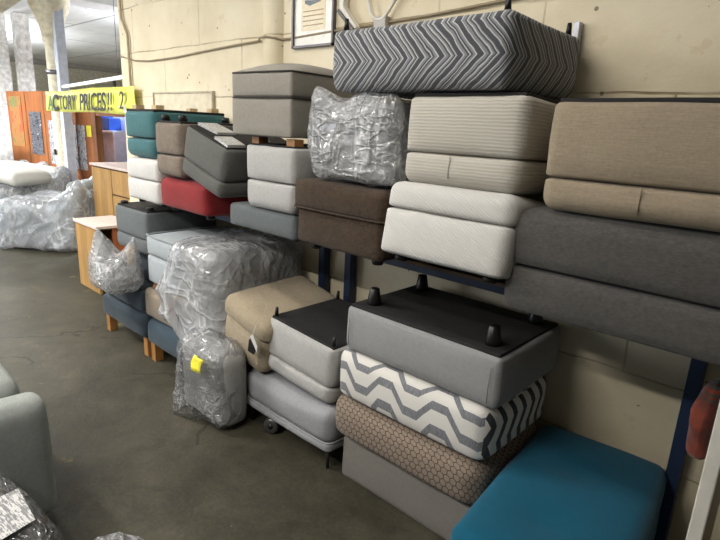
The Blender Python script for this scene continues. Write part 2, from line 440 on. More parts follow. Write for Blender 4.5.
def foot_mb(kind, x, y, z, h, up):
    mb = MB(); s = 1 if up else -1
    if kind == 'taper': mb.lathe([(.03, 0), (.031, h*.3), (.021, h*.95), (.016, h)], n=16, M=Matrix.Translation((x, y, z)) @ Matrix.Diagonal((1, 1, s, 1)))
    elif kind == 'disc': mb.lathe([(.026, 0), (.026, h*.8), (.022, h)], n=16, M=Matrix.Translation((x, y, z)) @ Matrix.Diagonal((1, 1, s, 1)))
    elif kind == 'block':
        Mx = Matrix.Translation((x, y, z)) @ Matrix.Diagonal((1, 1, s, 1)); mb.box(-.028, .028, -.028, .028, 0, h, Mx)
    elif kind == 'thin':
        mb.lathe([(.012, 0), (.008, h)], n=10, M=Matrix.Translation((x, y, z)) @ Matrix.Diagonal((1, 1, s, 1)))
    return mb

SEED = [3]
SR = .011
def ottoman(name, label, x0, x1, y0, y1, z0, z1, fab, cush=None, inv=False, r=.03, rc=None, dome=.012, puff=.012,
            rot=(0, 0, 0), feet=None, fh=.03, fmat='blackfoot', pipe=None, cat='ottoman', group=None, over=.0, amp=.0025, seg=16,
            cmat=None, top_pipe=False, under=True, dimples=(), inset=.07, sag=0., notag=False, cname='cushion', gap=.002, vsew=None):
    SEED[0] += 1; sd = SEED[0]
    w, d, h = x1-x0, y1-y0, z1-z0
    group = group or ('plastic-wrapped ottomans' if 'wrapped' in cat else 'ottomans on the wall shelf' if z0 > 1 else 'ottomans stacked on the floor')
    root = empty(name, ((x0+x1)/2, (y0+y1)/2, z0), rot, label, cat, group); own = root
    X, Y = w/2, d/2; rc = rc or r
    fhh = fh if feet else 0
    if inv:
        if cush:
            b = MB().soft(-X-over, X+over, -Y-over, Y+over, 0, cush-gap, rc, puff, 0, seg, amp, seed=sd, rb=max(rc, .045), rt=SR); own = b.build(cname, cmat or fab, root)
            b = MB().soft(-X, X, -Y, Y, cush, h, max(rc, r)*.9, puff, -.008, seg, amp, seed=sd+1, rb=SR, rt=r*.6); b.build('base', fab, root)
        else:
            MB().soft(-X, X, -Y, Y, 0, h, r*.6, puff, -.008, seg, amp, seed=sd, rb=max(rc, .03)).build('base', fab, root)
            own = root.children[0] if root.children else root
        if under: 
            e = .014
            MB().soft(-X+e, X-e, -Y+e, Y-e, h-.012, h+.007, .004, 0, 0, 16, .0015, 14, seed=sd).build('underside', M['black'], root)
        if feet:
            for sx in (-1, 1):
                for sy in (-1, 1):
                    foot_mb(feet, sx*(X-inset), sy*(Y-inset), h-.002, fh, True).build('foot', M[fmat], root)
    else:
        zb = fhh
        if cush:
            MB().soft(-X, X, -Y, Y, zb, h-cush, max(rc, r)*.9, puff, 0, seg, amp, seed=sd+1, rb=r*.6, rt=SR).build('base', fab, root)
            own = MB().soft(-X-over, X+over, -Y-over, Y+over, h-cush+gap, h, rc, puff, dome, seg, amp, seed=sd, rb=SR, dimples=dimples, sag=sag).build(cname, cmat or fab, root)
        else:
            MB().soft(-X, X, -Y, Y, zb, h, r, puff, dome, seg, amp, seed=sd, rb=r*.6, dimples=dimples, sag=sag).build('body', fab, root)
        if under: MB().box(-X+.03, X-.03, -Y+.03, Y-.03, zb-.002, zb+.01).build('underside', M['black'], root)
        if feet:
            for sx in (-1, 1):
                for sy in (-1, 1):
                    foot_mb(feet, sx*(X-inset), sy*(Y-inset), fh+.004, fh+.004, False).build('foot', M[fmat], root)
    if pipe is not None:
        mb = MB()
        for z in pipe: piping(mb, -X-over, X+over, -Y-over, Y+over, z, .0045, max(rc*.75, .015), puff*.6)
        mb.build('piping', M['pipe_dark'] if pipe and name in DARKPIPE else fab, own)
    if vsew:
        for (vx, za, zb2) in vsew: MB().tube([(vx, -Y-puff*.95, za), (vx, -Y-puff*1.0-.001, (za+zb2)/2), (vx, -Y-puff*.95, zb2)], .0022, 5).build('stitched_seam', fab, own)
    return root
DARKPIPE = set()
M['pipe_dark'] = plain('dark_piping', (52, 48, 44), .8)

F = {k: fabric('fabric_'+k, *v) for k, v in {
    'teal': ((62, 104, 108), 'velvet', .12), 'offwhite': ((204, 202, 198), 'weave', .07), 'brown_velvet': ((122, 110, 98), 'velvet', .22),
    'red': ((132, 40, 42), 'velvet', .12), 'dark_grey': ((96, 96, 92), 'weave', .12), 'slate': ((96, 101, 102), 'weave', .12),
    'silver': ((172, 171, 168), 'weave', .10), 'taupe_grey': ((142, 137, 128), 'weave', .10), 'grey': ((150, 149, 145), 'weave', .10),
    'brown': ((68, 55, 43), 'chenille', .45), 'white': ((196, 194, 189), 'diag', .03), 'rib': ((180, 175, 164), 'rib', .035),
    'beige': ((146, 133, 113), 'streak', .15), 'charcoal': ((78, 76, 73), 'weave', .2, 70), 'cool_grey': ((142, 142, 142), 'weave', .08),
    'base_grey': ((118, 114, 108), 'weave', .08), 'stool_grey': ((148, 149, 152), 'weave', .10), 'sand': ((168, 154, 130), 'chenille', .12),
    'navy': ((46, 56, 64), 'velvet', .14), 'navy2': ((58, 72, 82), 'velvet', .10), 'iceblue': ((160, 167, 170), 'weave', .12), 'taupe': ((140, 128, 112), 'weave', .10),
    'blue': ((12, 82, 106), 'velvet', .08), 'sofa': ((146, 151, 147), 'weave', .10), 'white_sofa': ((196, 194, 186), 'weave', .05),
}.items()}

ROW_UP = None
DK = 1.045  # top of the shelf boards
# upper shelf, from the far end to the near end
ottoman('ottoman', 'teal upside-down ottoman topmost on the off-white one at the far end of the shelf', -3.65, -3.24, -.60, -.07, 1.352, 1.65, F['teal'], cush=.125, inv=True, r=.05, feet='block', fh=.035, fmat='pale_oak')
ottoman('ottoman', 'off-white ottoman on the far end of the shelf under the teal one', -3.66, -3.22, -.60, -.07, DK, 1.345, F['offwhite'], cush=.135, r=.03, rc=.03, dome=.004, feet='disc', fh=.025)
ottoman('ottoman', 'dark red velvet ottoman lying low on the shelf under the brown velvet one', -3.205, -2.66, -.60, -.07, DK, 1.25, F['red'], r=.04, dome=.01, feet='disc', fh=.025)
ottoman('ottoman', 'mottled brown velvet ottoman upside down on the red ottoman', -3.19, -2.885, -.62, -.10, 1.268, 1.585, F['brown_velvet'], cush=.13, inv=True, r=.035, feet='disc', fh=.045, inset=.05)
D_ = ottoman('ottoman', 'dark grey ottoman tipped over on the shelf with papers on its black underside', -2.885, -2.475, -.63, -.10, 1.25, 1.53, F['dark_grey'], cush=.10, inv=True, r=.03, rot=(0, R(16), 0))
ottoman('ottoman', 'low dark slate ottoman on the shelf between the red one and the brown one', -2.46, -1.915, -.58, -.07, DK, 1.185, F['slate'], r=.02, dome=.0, feet='disc', fh=.02)
ottoman('ottoman', 'light grey upturned ottoman, wooden feet up beneath the tall taupe one', -2.275, -1.905, -.60, -.09, 1.192, 1.50, F['silver'], cush=.14, inv=True, r=.025, feet='block', fh=.04, fmat='oak', inset=.05)
DARKPIPE.add('large_ottoman')
ottoman('large_ottoman', 'tall taupe grey ottoman with dark piping, high up below the framed poster', -2.36, -1.94, -.62, -.07, 1.545, 1.835, F['taupe_grey'], cush=.115, r=.012, rc=.012, dome=.06, puff=.006, rot=(0, 0, R(4)), pipe=(.29-.115, .288), gap=.003)
ottoman('ottoman', 'dark brown chenille ottoman with overhanging lid on the shelf under the plastic-wrapped one', -1.88, -1.355, -.60, -.07, DK, 1.365, F['brown'], cush=.125, r=.03, rc=.03, over=.012, dome=.01, feet='disc', fh=.03, amp=.004, pipe=(.32-.122,), cname='lid')
ottoman('ottoman', 'white textured ottoman tilted back on the shelf beside the brown one', -1.315, -.785, -.675, -.21, 1.083, 1.385, F['white'], cush=.105, r=.025, rc=.04, dome=.006, rot=(R(-10), 0, 0), feet='disc', fh=.022)
ottoman('ottoman', 'pale ribbed beige-grey ottoman upside down on the white textured one', -1.27, -.80, -.60, -.08, 1.405, 1.72, F['rib'], cush=.115, inv=True, r=.035, rc=.035, rot=(R(-2), 0, 0), puff=.016, vsew=[(-.02, .03, .11)])
ottoman('ottoman', 'black and white zigzag ottoman, topmost under the wall wiring', -1.655, -.87, -.62, -.07, 1.745, 1.975, M['chevron'], inv=True, r=.045, rc=.07, puff=.014, feet='thin', fh=.045, inset=.04, amp=.004, under=False)
ottoman('ottoman', 'beige streaky woven ottoman on top of the charcoal one at the near end', -.715, .04, -.60, -.08, 1.385, 1.71, F['beige'], cush=.10, inv=True, r=.03, rc=.035, puff=.014, vsew=[(-.09, .02, .095)])
ottoman('ottoman', 'charcoal woven ottoman on the near end of the shelf under the beige one', -.81, .02, -.60, -.08, DK-.01, 1.375, F['charcoal'], cush=.185, r=.025, rc=.05, dome=.006, puff=.014)

# plastic-wrapped ottoman on the brown one
w_ = ottoman('wrapped_ottoman', 'grey ottoman in a crumpled clear plastic bag on top of the brown one', -1.76, -1.34, -.58, -.10, 1.385, 1.70, F['grey'], cush=.13, r=.03, dome=.01, cat='wrapped ottoman', pipe=(.185,))
MB().soft(-.225, .225, -.26, .26, .002, .32, .05, .008, .01, 50, .006, 12, seed=21, fold=.012, foldf=15, rb=.04,
          pulls=[((-.20, -.22, .30), (-.22, -.25, .385), .12), ((.07, -.2, .34), (.06, -.22, .40), .16), ((-.23, -.27, .18), (-.29, -.29, .2), .22), ((.22, -.26, .32), (.22, -.26, .37), .14)]).build('plastic_bag', M['plastic_thick'], w_)

# near floor stack
ottoman('ottoman', 'plain grey ottoman on the floor under the brown scale-patterned one', -1.515, -.80, -.60, -.08, .0, .205, F['base_grey'], inv=True, r=.012, rc=.012, puff=.006, under=False, cname='base')
ottoman('ottoman', 'brown scale-patterned ottoman between the plain grey one and the wave-striped one', -1.585, -.80, -.62, -.08, .207, .41, M['scale'], r=.07, rc=.07, puff=.02, dome=.0, under=False)
ottoman('ottoman', 'white ottoman with grey wavy stripes in the near floor stack', -1.565, -.80, -.61, -.08, .412, .64, M['wave'], r=.05, rc=.05, puff=.02, dome=.0, under=False)
ottoman('ottoman', 'mid grey ottoman upside down on the wave-striped one, two black cone feet up', -1.53, -.775, -.60, -.08, .643, .85, F['cool_grey'], inv=True, r=.035, rc=.05, puff=.014, feet='taper', fh=.085, inset=.085, vsew=[(-.345, .03, .17), (.345, .03, .17)])
# blue one
ottoman('ottoman', 'bright blue velvet ottoman with buttoned top on the floor against the wall', -.755, -.265, -.93, -.05, .0, .40, F['blue'], cush=.16, r=.03, rc=.045, dome=.012, rot=(0, 0, R(5)), dimples=[(-.02, -.21, .022, .05), (-.02, .13, .018, .05)], under=False)

# second stack
st = ottoman('footstool', 'grey footstool on thin metal legs standing on the floor, caster beside it', -2.23, -1.565, -.65, -.10, .0, .315, F['stool_grey'], cush=.165, r=.02, rc=.05, feet='thin', fh=.10, fmat='darkmetal', inset=.03, cat='footstool', sag=.02, pipe=(.15,))
ottoman('ottoman', 'light grey ottoman upside down on the footstool, black underside and bagged feet showing', -2.085, -1.60, -.62, -.12, .335, .635, F['silver'], cush=.10, inv=True, r=.022, rc=.04, rot=(0, R(4), 0), feet='thin', fh=.055, inset=.03)
ottoman('ottoman', 'black ottoman on the floor under the sand-coloured one', -2.44, -2.11, -.50, -.10, .0, .34, M['black'], r=.03, group=None)
B_ = ottoman('ottoman', 'sand-coloured ottoman with rounded lid and a swing tag, leaning beside the light grey one', -2.46, -2.075, -.65, -.10, .375, .68, F['sand'], cush=.11, r=.02, rc=.055, over=.008, dome=.02, rot=(R(2.5), R(13), 0), cname='lid', amp=.004)

# wrapped with yellow label
W_ = ottoman('wrapped_ottoman', 'small grey ottoman in clear plastic with a yellow label, on the floor', -2.60, -2.17, -.83, -.66, .02, .44, F['grey'], r=.06, dome=.01, cat='wrapped ottoman', under=False)
MB().soft(-.235, .20, -.11, .10, -.015, .44, .09, .015, .02, 44, .008, 14, seed=33, fold=.014, foldf=22, hem=.10,
          pulls=[((-.12, -.12, .0), (-.13, -.19, -.045), .2)]).build('plastic_bag', M['plastic'], W_)
# draped big one
P_ = ottoman('wrapped_ottoman', 'tall pale grey ottoman under loose draped plastic beside the sand-coloured one', -2.90, -2.475, -.66, -.08, .32, .87, F['grey'], cush=.17, r=.04, rc=.06, dome=.02, cat='wrapped ottoman')
MB().soft(-.27, .235, -.33, .31, .0, .575, .06, .012, .02, 60, .012, 7, seed=44, fold=.022, foldf=7, hem=.06,
          pulls=[((-.27, -.33, .3), (-.40, -.36, .24), .3), ((-.27, -.33, .05), (-.36, -.36, .12), .25), ((0, -.33, 0), (.05, -.40, -.03), .25)]).build('plastic_sheet', M['plastic_loose'], P_)
# far stack
ottoman('ottoman', 'pale ice-blue ottoman with piped top edge in the far floor stack', -3.30, -2.90, -.66, -.09, .51, .87, F['iceblue'], cush=.125, r=.03, rc=.02, dome=.015, feet='block', fh=.05, fmat='oak', pipe=(.365,), inset=.05)
T_ = ottoman('ottoman', 'taupe ottoman under the ice-blue one, red label at its edge', -3.35, -2.95, -.67, -.09, .315, .505, F['taupe'], r=.03)
MB().box(.17, .195, -.305, -.30, .10, .17).build('label', M['red_label'], T_)
ottoman('ottoman', 'dark slate ottoman upside down under the shelf in the far stack, black foot up', -3.85, -3.36, -.62, -.09, .70, 1.0, F['slate'], cush=.11, inv=True, r=.03, feet='disc', fh=.03, inset=.05)
ottoman('ottoman', 'dark navy ottoman between the slate one and the long dark one', -3.88, -3.42, -.55, -.09, .475, .695, F['navy'], r=.03)
ottoman('ottoman', 'long dark navy ottoman lying on the far floor bench', -4.03, -3.37, -.68, -.09, .315, .47, F['navy'], r=.03, puff=.008)
for nm, lb, a, b, fb in (('bench_ottoman', 'low navy bench ottoman on wooden legs, farthest on the floor', -4.05, -3.33, 'navy'),
                         ('bench_ottoman', 'low blue-grey bench ottoman on wooden legs, next to the yellow-labelled bag', -3.32, -2.64, 'navy2')):
    ottoman(nm, lb, a, b, -.69, -.12, .0, .305, F[fb], r=.055, rc=.055, feet='block', fh=.13, fmat='oak', inset=.05, cat='ottoman', group=None)
s_ = ottoman('wrapped_footstool', 'small upturned stool in a knotted clear bag on the long navy ottoman', -3.68, -3.40, -.86, -.66, .50, .66, F['silver'], inv=True, r=.05, cat='wrapped footstool')
MB().soft(-.115, -.07, -.09, -.045, .15, .30, .02, .004, .01, 10, .002, seed=56).build('leg', F['offwhite'], s_)
MB().soft(.10, .15, .02, .07, .15, .27, .02, .004, .01, 10, .002, seed=57).build('leg', M['pale_oak'], s_)
MB().soft(-.165, .17, -.13, .12, -.03, .19, .08, .02, .02, 40, .008, 14, seed=55, fold=.012, foldf=20,
          pulls=[((-.08, -.06, .21), (-.08, -.085, .41), .14), ((.15, .04, .19), (.19, .05, .37), .13)]).build('plastic_bag', M['plastic_milky'], s_)

# papers on tipped ottoman
def sheet(name, label, cat, verts, mat, thick=.004, group=None):
    a, b, c, d = [Vector(v) for v in verts]; n = (b-a).cross(d-a).normalized()*thick
    mb = MB().add([a, b, c, d, a+n, b+n, c+n, d+n], [(3, 2, 1, 0), (4, 5, 6, 7), (0, 1, 5, 4), (1, 2, 6, 5), (2, 3, 7, 6), (3, 0, 4, 7)], False)
    o = mb.build(name, mat); 
    if label: tag(o, label, cat, group)
    return o
def mat_print(name, base=(196, 196, 194), ink=(70, 72, 78), sc_=60, th=.55):
    t = NT(name); n = t.noise(t.obj((1, 5, 5)), sc_, 3, .7)
    t.prin(t.mix(t.math('MULTIPLY', t.math('GREATER_THAN', n, th), .7), lin(base), lin(ink)), .45, spec=.4); return t.m
M['print'] = mat_print('printed_paper')
M['label_print'] = mat_print('label_print', th=.5, sc_=30)
th = R(16); bc = Vector((-2.68, -.365, 1.25))
def onD(x, y, z): return bc + Vector((x*math.cos(th)+z*math.sin(th), y, -x*math.sin(th)+z*math.cos(th)))
def papers(x0, x1, y0, y1, lab, sk):
    pts = [onD(x0, y0, .287), onD(x1, y0+sk, .287), onD(x1, y1+sk, .287), onD(x0, y1, .287)]
    return sheet('leaflet_stack', lab, 'leaflets', pts, M['print'], .014, 'leaflets on the tipped dark grey ottoman')
papers(-.19, -.02, -.20, -.08, 'stack of printed leaflets at the raised end of the tipped dark ottoman', .02)
papers(.05, .19, -.24, -.13, 'stack of printed leaflets at the low corner of the tipped dark ottoman', -.01)

# swing tag on the sand ottoman: root is tilted, the tag hangs at its front corner
tg = empty('swing_tag', (-2.09, -.70, .53), (0, 0, 0), 'black and white swing tag hanging on the sand-coloured ottoman lid', 'tag')
MB().prism([(-.03, -.005), (.012, .03), (.04, -.03), (.01, -.075), (-.04, -.07)], 'y', 0, .002).build('black_card', M['blackfoot'], tg)
MB().prism([(-.012, .02), (.012, .04), (.05, -.02), (.045, -.05)], 'y', -.006, -.004).build('white_card', M['paper'], tg)
MB().tube([(.0, .002, .03), (.005, .01, .06), (.0, .03, .085)], .0015, 5).build('string', M['paper'], tg)
# yellow label on the bagged ottoman, white paper on the upturned one
yl = MB(); nn = 5
vs = [(-.045+.018*i+.003*math.sin(j*2), -.013*math.sin(i*1.3+j)*.5, -.04+.02*j) for j in range(nn) for i in range(nn+1)]
yl.add(vs, [(j*6+i, j*6+i+1, (j+1)*6+i+1, (j+1)*6+i) for j in range(nn-1) for i in range(nn)])
o = yl.build('yellow_label', M['yellow'], W_); o.location = (.08, -.150, .36); o.rotation_euler = (R(-12), 0, 0)
md = o.modifiers.new('t', 'SOLIDIFY'); md.thickness = .002

# caster wheel
c = empty('caster_wheel', (-2.02, -.63, 0), (0, 0, R(25)), 'grey caster wheel on the floor under the grey footstool', 'caster')
MB().lathe([(.018, -.014), (.034, -.016), (.042, -.010), (.044, 0), (.042, .010), (.034, .016), (.018, .014)], n=28, M=Matrix.Translation((0, 0, .045)) @ Matrix.Rotation(R(90), 4, 'X')).build('tyre', M['metal'], c)
MB().lathe([(.015, -.018), (.018, 0), (.015, .018)], n=16, M=Matrix.Translation((0, 0, .045)) @ Matrix.Rotation(R(90), 4, 'X')).build('hub', M['darkmetal'], c)
MB().prism([(-.03, .05), (.03, .05), (.035, .10), (-.035, .10)], 'y', .018, .022).build('bracket', M['metal'], c)

# ------------------------------------------------------------------ rack
rk = empty('storage_rack', (-2.0, -.1, 0), (0, 0, 0), 'blue steel rack with board shelf along the wall holding the upper row of ottomans', 'rack')
def rl(mb): # world coords -> local
    mb.v = [(p[0]+2.0, p[1]+.1, p[2]) for p in mb.v]; return mb
for x in (-3.95, -2.27, -2.05, -.285, .2):
    rl(MB().box(x-.024, x+.024, -.066, -.012, 0, DK-.02)).build('upright', M['blue'], rk, bevel=.004)
for x in (-3.95, -2.16, -.285, .2):
    rl(MB().prism([(-.35, DK-.017), (-.05, DK-.017), (-.05, DK-.10), (-.34, DK-.04)], 'x', x-.012, x+.012)).build('bracket', M['blue'], rk)
for y in (-.33, -.10):
    rl(MB().box(-3.98, .24, y-.012, y+.012, DK-.05, DK-.016)).build('beam', M['blue'], rk, bevel=.003)
for i in range(4):
    x0 = -3.98 + i*1.05
    rl(MB().box(x0, x0+1.045, -.36, -.068, DK-.015, DK)).build('shelf_board', M['deck'], rk)

# ------------------------------------------------------------------ room
WALL = mat_wall(); FL = mat_floor(); CE = mat_ceiling()
struct('floor', MB().box(-30, 1.6, -6.5, 8, -.1, 0), FL)
struct('ceiling', MB().box(-30, 1.6, -6.5, 8, 3.4, 3.5), CE)
struct('wall_right', MB().box(-5.0, 1.6, 0, .35, 0, 3.4), WALL)
pl = MB(); pl.lathe([(.095, 0), (.095, 3.4)], -2.82, .035, 28); struct('trim_1', pl, WALL)
M['farwall'] = plain('far_wall_paint', (206, 200, 180), .8, var=.12)
struct('wall_far', MB().box(-22.3, -22, -6.5, 8, 0, 3.4), M['farwall'])
struct('wall_back', MB().box(-22, -5.0, 7.7, 8, 0, 3.4), M['farwall'])
struct('trim_2', MB().box(-21.99, -21.7, -6, 7.7, 2.05, 2.3), plain('far_ledge', (150, 145, 132), .7))
struct('trim_3', MB().box(-21.99, -21.7, -6.4, 7.7, 3.25, 3.4), plain('far_beam', (160, 154, 146), .7))

# wooden partition between store and room
pw = wood('orange_wood_panel', (160, 100, 60), .45, (1, 1, .10), 9); pw2 = wood('dark_wood_frame', (130, 84, 52), .5, (1, 1, .1), 9)
A = Vector((-10.75, .55, 0)); Bv = Vector((-7.35, 1.12, 0)); dv = (Bv-A).normalized(); ang = math.atan2(dv.y, dv.x); Lp = (Bv-A).length
pr = empty('partition', A, (0, 0, ang), 'orange wooden panel partition with posters behind the wrapped sofas', 'partition')
zt = 1.93
edges = [0, .62, 1.18, 1.75, 2.50]
for i in range(4):
    MB().box(edges[i]+.008, edges[i+1]-.008, 0, .04, 0, zt).build('panel', pw, pr, bevel=.004)
    MB().box(edges[i+1]-.014, edges[i+1]+.014, -.004, .044, 0, zt).build('batten', pw2, pr)
MB().box(2.514, 2.62, -.02, .08, 0, zt).build('door_post', pw2, pr)
MB().box(2.62, 3.9, -.01, .07, 1.60, 1.72).build('header', pw2, pr)
MB().box(2.62, 3.9, 0, .05, 1.72, zt).build('header_panel', pw, pr)
MB().box(3.75, 4.6, 0, .06, 0, 1.6).build('end_panel', plain('pale_panel', (215, 205, 180), .7), pr)
def poster(x, w, z0, z1, mat, lab, nm='poster'):
    o = MB().box(-w/2, w/2, -.004, 0, 0, z1-z0).build(nm, mat)
    p = A + dv*x; o.location = (p.x, p.y, z0); o.rotation_euler = (0, 0, ang)
    o.location += Vector((dv.y, -dv.x, 0))*.006
    return tag(o, lab, 'notice' if 'notice' in nm else 'poster', None if 'notice' in nm else 'posters on the wooden partition')
def mat_poster(name, stops, sc_=6, ax=(1, 1, 3)):
    t = NT(name); n = t.noise(t.obj(ax), sc_, 4, .7)
    t.prin(t.ramp(n, stops, 'CONSTANT'), .4); return t.m
dkp = mat_poster('dark_poster', [(0, lin((40, 40, 44))), (.46, lin((120, 122, 130))), (.54, lin((64, 62, 64))), (.62, lin((215, 215, 220)))], 9)
bwp = mat_poster('pale_poster', [(0, lin((60, 60, 66))), (.42, lin((150, 152, 160))), (.5, lin((205, 206, 214))), (.6, lin((90, 90, 96)))], 10, (3, 1, 1))
poster(.9, .36, .95, 1.62, dkp, 'tall dark poster on the second wooden panel of the partition')
poster(1.47, .36, .83, 1.5, bwp, 'black and white poster on the partition just left of the iron column')
poster(1.98, .20, .80, 1.46, bwp, 'narrow black and white poster right of the iron column, its left half')
poster(2.21, .20, .80, 1.46, bwp, 'narrow black and white poster right of the iron column, its right half')
poster(2.42, .12, 1.30, 1.46, M['yellow'], 'small yellow notice on the partition beside the door post', 'notice')
poster(.30, .40, 1.05, 1.85, mat_poster('faded_colour_poster', [(0, lin((120, 130, 84))), (.42, lin((170, 126, 78))), (.52, lin((176, 96, 70))), (.62, lin((130, 140, 110)))], 2, (1, 1, 1)), 'faded green and orange poster on the farthest panel of the partition')

# behind the opening
wb = plain('pale_blue_board', (190, 202, 232), .5)
o = tag(MB().box(-11.2, -8.3, 2.0, 2.05, .0, 1.6).build('display_board', wb), 'pale blue-white board behind the partition opening', 'board')
bb = empty('storage_box', (-9.45, 1.62, 1.38), (0, 0, .1), 'bright blue box seen through the partition opening under the banner', 'box')
MB().box(-.38, .30, -.1, .12, 0, .2).build('box_body', plain('blue_plastic', (28, 72, 168), .4), bb, bevel=.01)
MB().box(-.2, .1, -.12, .10, .2, .28).build('box_lid', plain('blue_plastic_lid', (40, 90, 190), .4), bb, bevel=.01)
ta = empty('display_shelf', (-9.45, 1.64, 0), (0, 0, 0), 'pale shelf unit behind the opening under the blue box', 'shelf')
MB().box(-.5, .5, -.12, .12, 1.35, 1.378).build('top', wb, ta); MB().box(-.46, .46, .08, .1, 0, 1.35).build('back_panel', wb, ta); MB().box(-.5, -.46, -.1, .1, 0, 1.35).build('side_panel', wb, ta); MB().box(.46, .5, -.1, .1, 0, 1.35).build('side_panel', wb, ta)

# iron column
co = empty('column', (-8.72, .68, 0), (0, 0, 0), 'cream painted iron column with flared top in front of the partition', 'column')
wt = plain('cream_column_paint', (232, 222, 196), .6, var=.1)
MB().lathe([(.12, 0), (.12, .15), (.095, .18), (.10, 2.55), (.13, 2.6), (.13, 2.65)], n=24).build('shaft', wt, co)
MB().lathe([(.12, 2.62), (.15, 2.8), (.23, 2.98), (.26, 3.06), (.26, 3.395)], n=24).build('capital', wt, co)
MB().lathe([(.115, 2.14), (.118, 2.17), (.115, 2.2)], n=24).build('band', M['metal'], co)
MB().box(.07, .22, -.02, .10, 0, 3.39).build('downpipe_boxing', plain('pale_blue_white', (206, 212, 226), .6), co)
MB().box(-.02, .04, -.115, -.10, 1.02, 1.1).build('sign_plate', M['blackfoot'], co)
# beams
bm = MB().box(-9.15, -8.6, -6.5, 7.7, 3.18, 3.39); struct('trim_4', bm, CE)
struct('trim_5', MB().prism([(-1.6, 3.19), (.6, 3.19), (.45, 3.15), (-.05, 2.74), (-1.6, 2.3)], 'x', -8.86, -8.58), wt)
# left piers
pm = plain('whitewashed_brick', (200, 197, 192), .8, var=.15)
struct('wall_pier_1', MB().box(-12.3, -12.0, .45, 1.0, 0, 3.39), pm)
struct('wall_pier_2', MB().box(-12.3, -12.1, 1.17, 1.42, 0, 3.39), pm)

# banner
A2 = Vector((-8.42, .30, 0)); B2 = Vector((-4.78, -.05, 0)); d2 = (B2-A2).normalized()
bn = empty('banner', (A2.x, A2.y, 1.64), (0, 0, math.atan2(d2.y, d2.x)), 'bright yellow banner reading ACTORY PRICES!! hung beside the end of the wall', 'banner')
t = NT('yellow_banner'); n = t.noise(t.obj((3, 1, 1)), 3, 3)
t.prin(t.ramp(n, [(.35, lin((222, 226, 84))), (.65, lin((240, 240, 130)))]), .5); M['banner'] = t.m
nb = 40; vs = []; U0, U1 = .62, 3.80
for j in range(5):
    for i in range(nb+1):
        u = U0 + (U1-U0)*i/nb
        vs.append((u, .008*math.sin(u*9)+.006*math.sin(u*17+j), -.01 + .235*j/4 + .006*math.sin(u*3.1)*(1 if j in (0, 4) else .5)))
bm_ = MB().add(vs, [(j*(nb+1)+i, j*(nb+1)+i+1, (j+1)*(nb+1)+i+1, (j+1)*(nb+1)+i) for j in range(4) for i in range(nb)])
o = bm_.build('sheet', M['banner'], bn); sd = o.modifiers.new('s', 'SOLIDIFY'); sd.thickness = .004
ink = plain('dark_ink', (64, 66, 62), .6); ink2 = plain('black_ink', (28, 28, 26), .6); ink3 = plain('green_ink', (96, 130, 84), .6)
def text(body, u, z, h, wid, mat, name='lettering', bold=.012, par=bn, y=-.024, rot=(R(90), 0, 0), shear=.15):
    cu = bpy.data.curves.new(name, 'FONT'); cu.body = body; cu.size = 1; cu.offset = bold; cu.extrude = .002; cu.shear = shear
    o = bpy.data.objects.new(name, cu); COL.objects.link(o); o.parent = par
    bpy.context.view_layer.update(); dx = max(o.dimensions.x, .01); dy = max(o.dimensions.y, .01)
    o.scale = (wid/dx, h/dy, 1); o.location = (u, y, z); o.rotation_euler = rot
    cu.materials.append(mat); bpy.context.view_layer.update()
    me = bpy.data.meshes.new_from_object(o.evaluated_get(bpy.context.evaluated_depsgraph_get()))
    o2 = bpy.data.objects.new(name, me); COL.objects.link(o2); o2.parent = par; o2.scale = o.scale[:]; o2.location = o.location[:]; o2.rotation_euler = o.rotation_euler[:]
    bpy.data.objects.remove(o); return o2
text('A', .80, .012, .165, .26, ink3, bold=.02)
text('C', 1.03, .004, .195, .28, ink2, bold=.04)
text('TORY', 1.34, .016, .158, .72, ink, bold=.006)
text('PRICES', 2.20, .014, .17, .88, ink, bold=.008)
text('!!', 3.13, .02, .16, .13, ink, bold=.006)
text('2', 3.46, .03, .15, .12, ink, bold=.0)
MB().add([(3.56, -.026, 0), (3.66, -.026, .0), (3.60, -.026, .075), (3.56, -.022, 0), (3.66, -.022, .0), (3.60, -.022, .075)], [(0, 1, 2), (3, 5, 4), (0, 3, 4, 1), (1, 4, 5, 2), (2, 5, 3, 0)], False).build('corner_print', M['paper'], bn)
fl = empty('fluorescent_tube', (A2.x+d2.x*1.35, A2.y+d2.y*1.35+.06, 1.90), (0, R(-.9), math.atan2(d2.y, d2.x)), 'long white fluorescent batten fixed just above the yellow banner', 'light')
MB().box(0, 2.1, -.02, .03, 0, .035).build('housing', M['paper'], fl, bevel=.004)
MB().tube([(.02, -.03, .012), (2.08, -.03, .012)], .013, 10).build('tube', mat_emit('lit_tube', (240, 240, 250), 2.0), fl)
MB().box(1.75, 1.78, -.01, .01, -.30, 0).build('bracket', M['darkmetal'], fl)
MB().tube([(1.9, 0, .035), (1.9, 0, 1.48)], .003, 6).build('hanger_rod', M['metal'], fl)

